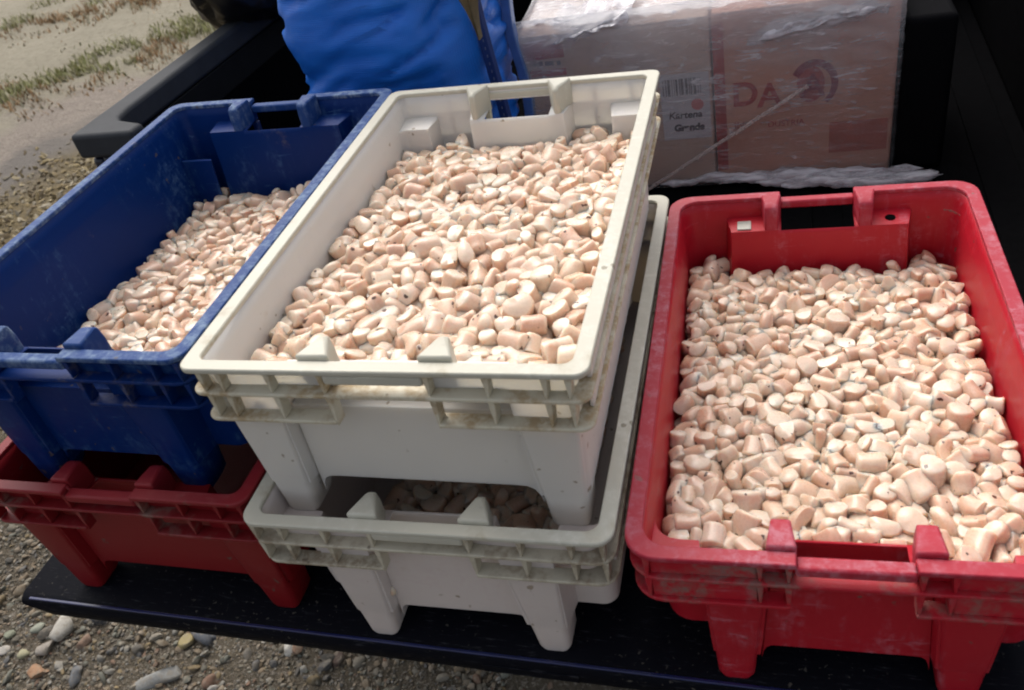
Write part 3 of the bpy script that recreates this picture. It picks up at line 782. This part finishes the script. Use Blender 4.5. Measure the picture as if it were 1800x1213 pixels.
CA = carton('carton', 'greyish brown carton with a white barcode label behind the white crate', -.236, .134, .806, 1.25, .345, gm.m)
CB = carton('carton', 'reddish brown carton with red printed letters behind the red crate', .1375, .464, .800, 1.25, .350, cm.m)
def text(s, size, loc, mat, parent, name='lettering', ext=.0004, italic=0, bold=0, space=1.0):
    c = bpy.data.curves.new(name, 'FONT'); c.body = s; c.size = size; c.extrude = ext; c.offset = bold; c.shear = italic; c.align_x = 'CENTER'; c.space_character = space
    o = bpy.data.objects.new(name, c); COL.objects.link(o)
    dg = bpy.context.evaluated_depsgraph_get(); me = bpy.data.meshes.new_from_object(o.evaluated_get(dg)); bpy.data.objects.remove(o)
    me.materials.clear(); me.materials.append(mat)
    o = bpy.data.objects.new(name, me); COL.objects.link(o); o.parent = parent; o.location = loc; o.rotation_euler = (math.pi / 2, 0, 0)
    return o
# print on the red carton (front plane y = -.0006 in carton space, centre x = .3008)
text('D', .066, (-.106, -.0009, .166), inkr, CB, bold=.0016); text('A', .066, (-.060, -.0009, .160), inkr, CB, bold=.0014)
bm = bmesh.new()
def ellipse(cx, cz, rx, rz, y, n=40): return [(cx + rx * math.cos(6.28318 * k / n), y, cz + rz * math.sin(6.28318 * k / n)) for k in range(n)]
def ering(bm, cx, cz, rx, rz, wd, y0, y1):
    a = ellipse(cx, cz, rx, rz, y0); b = ellipse(cx, cz, rx - wd, rz - wd, y0); A = ellipse(cx, cz, rx, rz, y1); Bq = ellipse(cx, cz, rx - wd, rz - wd, y1)
    loft(bm, [a, b, Bq, A, a], cap=False)
P_ = [(.020 + .043 * math.cos(math.radians(a)), .196 + .048 * math.sin(math.radians(a))) for a in range(-55, 160, 8)]; Q_ = [(.020 + .031 * math.cos(math.radians(a)), .193 + .037 * math.sin(math.radians(a))) for a in range(-55, 160, 8)]
for i in range(len(P_) - 1): bm.faces.new([bm.verts.new((q[0], -.0011, q[1])) for q in (P_[i], Q_[i], Q_[i + 1], P_[i + 1])])
finish('emblem', bm, inkd, CB)
bm = bmesh.new(); ring = ellipse(.014, .196, .025, .036, -.0006); bm.faces.new([bm.verts.new(p) for p in ring]); finish('emblem_field', bm, inkr, CB)
text('A', .064, (.018, -.0012, .172), inkd, CB, bold=.001)
text('IN', .020, (-.118, -.0008, .118), inkr, CB); text('DUSTRIA', .017, (-.030, -.0008, .116), inkr, CB)
bm = bmesh.new()
for x0, x1, z0, z1 in ((-.1625, -.142, .03, .33), (-.155, .155, .004, .012)): box(bm, x0, x1, -.0007, -.0002, z0, z1)
finish('printed_band', bm, inkr, CB)
bm = bmesh.new(); box(bm, .05, .155, -.0007, -.0002, .05, .115); finish('printed_panel', bm, plain('faded_red_ink', (.46, .145, .105), .75, 24, .35), CB)
# print on the grey carton (centre x = -.051)
bm = bmesh.new()
for z0, z1 in ((.298, .332), (.262, .276)): box(bm, -.184, -.095, -.0007, -.0002, z0, z1)
finish('printed_band', bm, inkr, CA)
bm = bmesh.new()
for x0, x1, z in ((-.180, -.170, .283), (-.160, -.140, .285), (-.136, -.118, .284), (-.112, -.104, .283)): box(bm, x0, x1, -.0007, -.0002, z, z + .009)
finish('printed_marks', bm, ink, CA)
lm = plain('white_label_paper', (.62, .60, .63), .55, 60, .08)
bm = bmesh.new(); box(bm, .085, .1795, -.0016, -.0003, .102, .240); lab = finish('paper_label', bm, lm, CA, .0003); 
bm = bmesh.new(); x = .090; r_ = random.Random(3)
while x < .164:
    wd = r_.choice((.0012, .0022, .0035, .005)); box(bm, x, x + wd, -.0021, -.0017, .196, .230); x += wd + r_.choice((.0012, .002, .0032))
finish('barcode', bm, plain('grey_ink', (.14, .13, .14), .7), lab)
bm = bmesh.new(); bm.faces.new([bm.verts.new(p) for p in ellipse(.155, .175, .012, .012, -.0019)]); finish('red_dot', bm, plain('coral_sticker', (.62, .22, .22), .6), lab)
text('Kartena', .0205, (.130, -.0019, .148), ink, lab, italic=.15, bold=.0004); text('Grande', .0195, (.136, -.0019, .121), ink, lab, italic=.1, bold=.0012)
bm = bmesh.new(); box(bm, -.045, .045, 0, .32, 0, .30); o = finish('black_tub', bm, plain('black_glossy_plastic', (.005, .005, .006), .8, 20, .3, .1, Specular_IOR_Level=.02), None, .012, 4)
o.location = (.5145, .80, .0); tag(o, 'small black plastic box beside the red printed carton', 'box')

# stretch film round the cartons
fm = NT('stretch_film'); fv = fm.coord()
st1 = fm.noise(fm.coord(scale=(1.0, 1, 8), rot=(0, .22, 0)), 12, 8, .68, 1.2); st2 = fm.noise(fm.coord(scale=(1, 1, 5), rot=(0, .75, 0), loc=(3, 0, 1)), 18, 7, .65, 1.0); bl = fm.noise(fm.coord(loc=(1.2, 0, .6)), 7, 4, .55)
crease = fm.math('MULTIPLY', fm.ramp(st1, .50, .66), fm.ramp(bl, .38, .62)); crease2 = fm.math('MULTIPLY', fm.ramp(st2, .56, .66), fm.ramp(bl, .30, .55))
fsx = fm.add('ShaderNodeSeparateXYZ'); fm.lk(fv, fsx.inputs[0]); zz = fsx.outputs[2]   # sky glare painted as diffuse white: creases plus a veil whiter towards the top
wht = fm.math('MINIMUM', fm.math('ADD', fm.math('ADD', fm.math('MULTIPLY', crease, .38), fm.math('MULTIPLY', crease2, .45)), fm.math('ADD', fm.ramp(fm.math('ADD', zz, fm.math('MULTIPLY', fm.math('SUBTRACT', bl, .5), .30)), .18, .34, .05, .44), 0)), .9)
tr = fm.add('ShaderNodeBsdfTransparent'); gl = fm.add('ShaderNodeBsdfGlossy'); gl.inputs['Roughness'].default_value = .16
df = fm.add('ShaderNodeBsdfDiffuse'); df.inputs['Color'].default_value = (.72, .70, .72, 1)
bp = fm.add('ShaderNodeBump'); bp.inputs['Strength'].default_value = .9; bp.inputs['Distance'].default_value = .006
fm.lk(fm.math('ADD', st1, fm.math('MULTIPLY', st2, .8)), bp.inputs['Height']); fm.lk(bp.outputs[0], gl.inputs['Normal'])
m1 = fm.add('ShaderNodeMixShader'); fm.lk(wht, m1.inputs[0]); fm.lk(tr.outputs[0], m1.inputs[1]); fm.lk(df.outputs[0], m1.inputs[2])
fr = fm.add('ShaderNodeLayerWeight'); fr.inputs['Blend'].default_value = .25; fm.lk(bp.outputs[0], fr.inputs['Normal'])
m2 = fm.add('ShaderNodeMixShader'); fm.lk(fm.math('ADD', fm.math('MULTIPLY', fr.outputs['Fresnel'], .5), .07), m2.inputs[0]); fm.lk(m1.outputs[0], m2.inputs[1]); fm.lk(gl.outputs[0], m2.inputs[2])
fm.lk(m2.outputs[0], fm.out.inputs['Surface'])
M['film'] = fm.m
wrap = thing('stretch_film', 'clear crinkled stretch film wrapped round the two cartons', 'plastic wrap', (.16, .80, 0))
bm = bmesh.new(); rings = []
xa, xb, ya, yb = -.402, .311, -.009, .462
base = []
N = 150
for k in range(N):
    t = k / N * 2 * ((xb - xa) + (yb - ya)); W1_, D1_ = xb - xa, yb - ya
    if t < W1_: p = (xa + t, ya, 0, -1)
    elif t < W1_ + D1_: p = (xb, ya + t - W1_, 1, 0)
    elif t < 2 * W1_ + D1_: p = (xb - (t - W1_ - D1_), yb, 0, 1)
    else: p = (xa, yb - (t - 2 * W1_ - D1_), -1, 0)
    base.append(p)
for i in range(56):
    z = .002 + .372 * i / 55; ring = []
    for x, y, nx, ny in base:
        d = .0045 * (abs(mnoise.noise((x * 9 + z * 7, y * 9, z * 26 + x * 5))) + abs(mnoise.noise((x * 24 - z * 12, y * 20, z * 40)) * .5))
        bulge = .02 * max(0, (z - .33) / .04) ** 2
        ring.append((x + nx * (d - bulge), y + ny * (d - bulge), z))
    rings.append(ring)
R_ = loft(bm, rings, cap=False)
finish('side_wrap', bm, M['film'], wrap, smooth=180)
bm = bmesh.new(); q = []
for i in range(64):
    for j in range(40):
        x = xa + .012 + (xb - xa - .024) * i / 63; y = ya + .014 + (yb - ya - .03) * j / 39
        q.append(bm.verts.new((x, y, .356 + .022 * abs(mnoise.noise((x * 7, y * 7, 3))) + .012 * abs(mnoise.noise((x * 22 + y * 9, y * 20, 5))))))
for i in range(63):
    for j in range(39): bm.faces.new((q[i * 40 + j], q[(i + 1) * 40 + j], q[(i + 1) * 40 + j + 1], q[i * 40 + j + 1]))
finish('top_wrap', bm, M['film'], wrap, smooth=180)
sf = NT('bunched_film'); sn_ = sf.noise(sf.coord(scale=(1.2, 6, 6)), 9, 6, .65, .6)
sf.set(Base_Color=sf.mix(sn_, (.60, .56, .59), (.86, .84, .87)), Roughness=.22, Specular_IOR_Level=.6, Alpha=sf.ramp(sn_, .34, .62, .22, .80)); sf.bump(sn_, .3, .004)
M['bunch'] = sf.m
tf = NT('twisted_film'); tn2 = tf.noise(tf.coord(scale=(3, 9, 9)), 30, 5)
tf.set(Base_Color=(.62, .52, .48), Roughness=.35, Alpha=tf.ramp(tn2, .35, .65, .25, .6)); M['strand'] = tf.m
bm = bmesh.new(); tube(bm, [(-.40 + .02 * k, -.022 - .004 * math.sin(k), .004 + (.197 * k / 22) if k < 23 else .2) for k in range(23)][:1] + [(-.17 + .0145 * k, -.019 + .0015 * math.sin(k * 1.3), .003 + .0090 * k) for k in range(23)], .0042, 8)
finish('film_strand', bm, M['strand'], wrap)
bm = bmesh.new()                                               # film bunched in long folds along the foot of the cartons
for f_ in range(5):
    pts = []; x0 = (-.14, -.02, .05, .10, .16)[f_]; x1 = (.20, .29, .36, .385, .392)[f_]; rad = []
    for k in range(40):
        u = k / 39; x = x0 + (x1 - x0) * u
        pts.append((x, -.016 - .011 * f_ + .008 * mnoise.noise((x * 9, f_, 1)), .010 + (.010, .012, .009, .006, .005)[f_] * (.5 + .7 * u) + .007 * mnoise.noise((x * 14, f_, 5)))); rad.append((.0085 + .004 * mnoise.noise((x * 20, f_, 8))) * min(1, .15 + min(u, 1 - u) * 7))
    tube(bm, pts, rad, 10)
for v in bm.verts: v.co += Vector((0, 1, 1)) * (.005 * mnoise.noise((v.co.x * 50, v.co.y * 90, v.co.z * 90)))
finish('film_skirt', bm, M['bunch'], wrap, smooth=180)

def glare_wad(x0, x1, z0, z1, y, lean, seed):                         # crumpled wad of pale film, added to imitate sky glare along the top edge
    bm = bmesh.new(); q = []; ni, nj = 70, 24
    for i in range(ni):
        for j in range(nj):
            u, t = i / (ni - 1), j / (nj - 1)
            edge = min(1, min(u, 1 - u) * 6) * min(1, min(t, 1 - t) * 4 + .1)
            x = x0 + (x1 - x0) * u + .02 * (t - .5); z = z0 + (z1 - z0) * t + .03 * (u - .5) + .010 * mnoise.noise((u * 6, t * 3, seed))
            f = abs(mnoise.noise((u * 5 + t * 3, t * 14, seed))) * .012 + abs(mnoise.noise((u * 16 + t * 8, t * 30, seed + 3))) * .006
            q.append(bm.verts.new((x, y - edge * (.010 + f) + lean * t * t, z)))
    for i in range(ni - 1):
        for j in range(nj - 1): bm.faces.new((q[i * nj + j], q[(i + 1) * nj + j], q[(i + 1) * nj + j + 1], q[i * nj + j + 1]))
    o = finish('film_glare_wad', bm, M['bunch'], wrap, smooth=180); m_ = o.modifiers.new('sheet', 'SOLIDIFY'); m_.thickness = .0015
glare_wad(.05, .29, .300, .362, -.006, .075, 1.0)
glare_wad(-.335, -.165, .338, .372, -.004, .12, 5.0)
# black plastic bag slumped over the left bed rail
bb = plain('black_bin_bag', (.008, .008, .009), .42, 14, .3, .3)
bm = bmesh.new(); v, f = ico(5)
vs = []
for p in v:
    d = 1 + .16 * mnoise.noise((p[0] * 1.6, p[1] * 1.6, p[2] * 1.6 + 2)) - .10 * max(0, 1 - abs(mnoise.noise((p[0] * 3, p[1] * 3, p[2] * 3))) * 5) + .03 * mnoise.noise((p[0] * 8, p[1] * 8, p[2] * 8))
    vs.append(bm.verts.new((p[0] * d * .24, p[1] * d * .33, p[2] * d * .22)))
for t in f: bm.faces.new([vs[i] for i in t])
o = finish('black_bag', bm, bb, None, smooth=180); o.location = (-.885, 1.17, .555)
tag(o, 'black plastic bag slumped in the truck bed beside the left rail', 'bag')
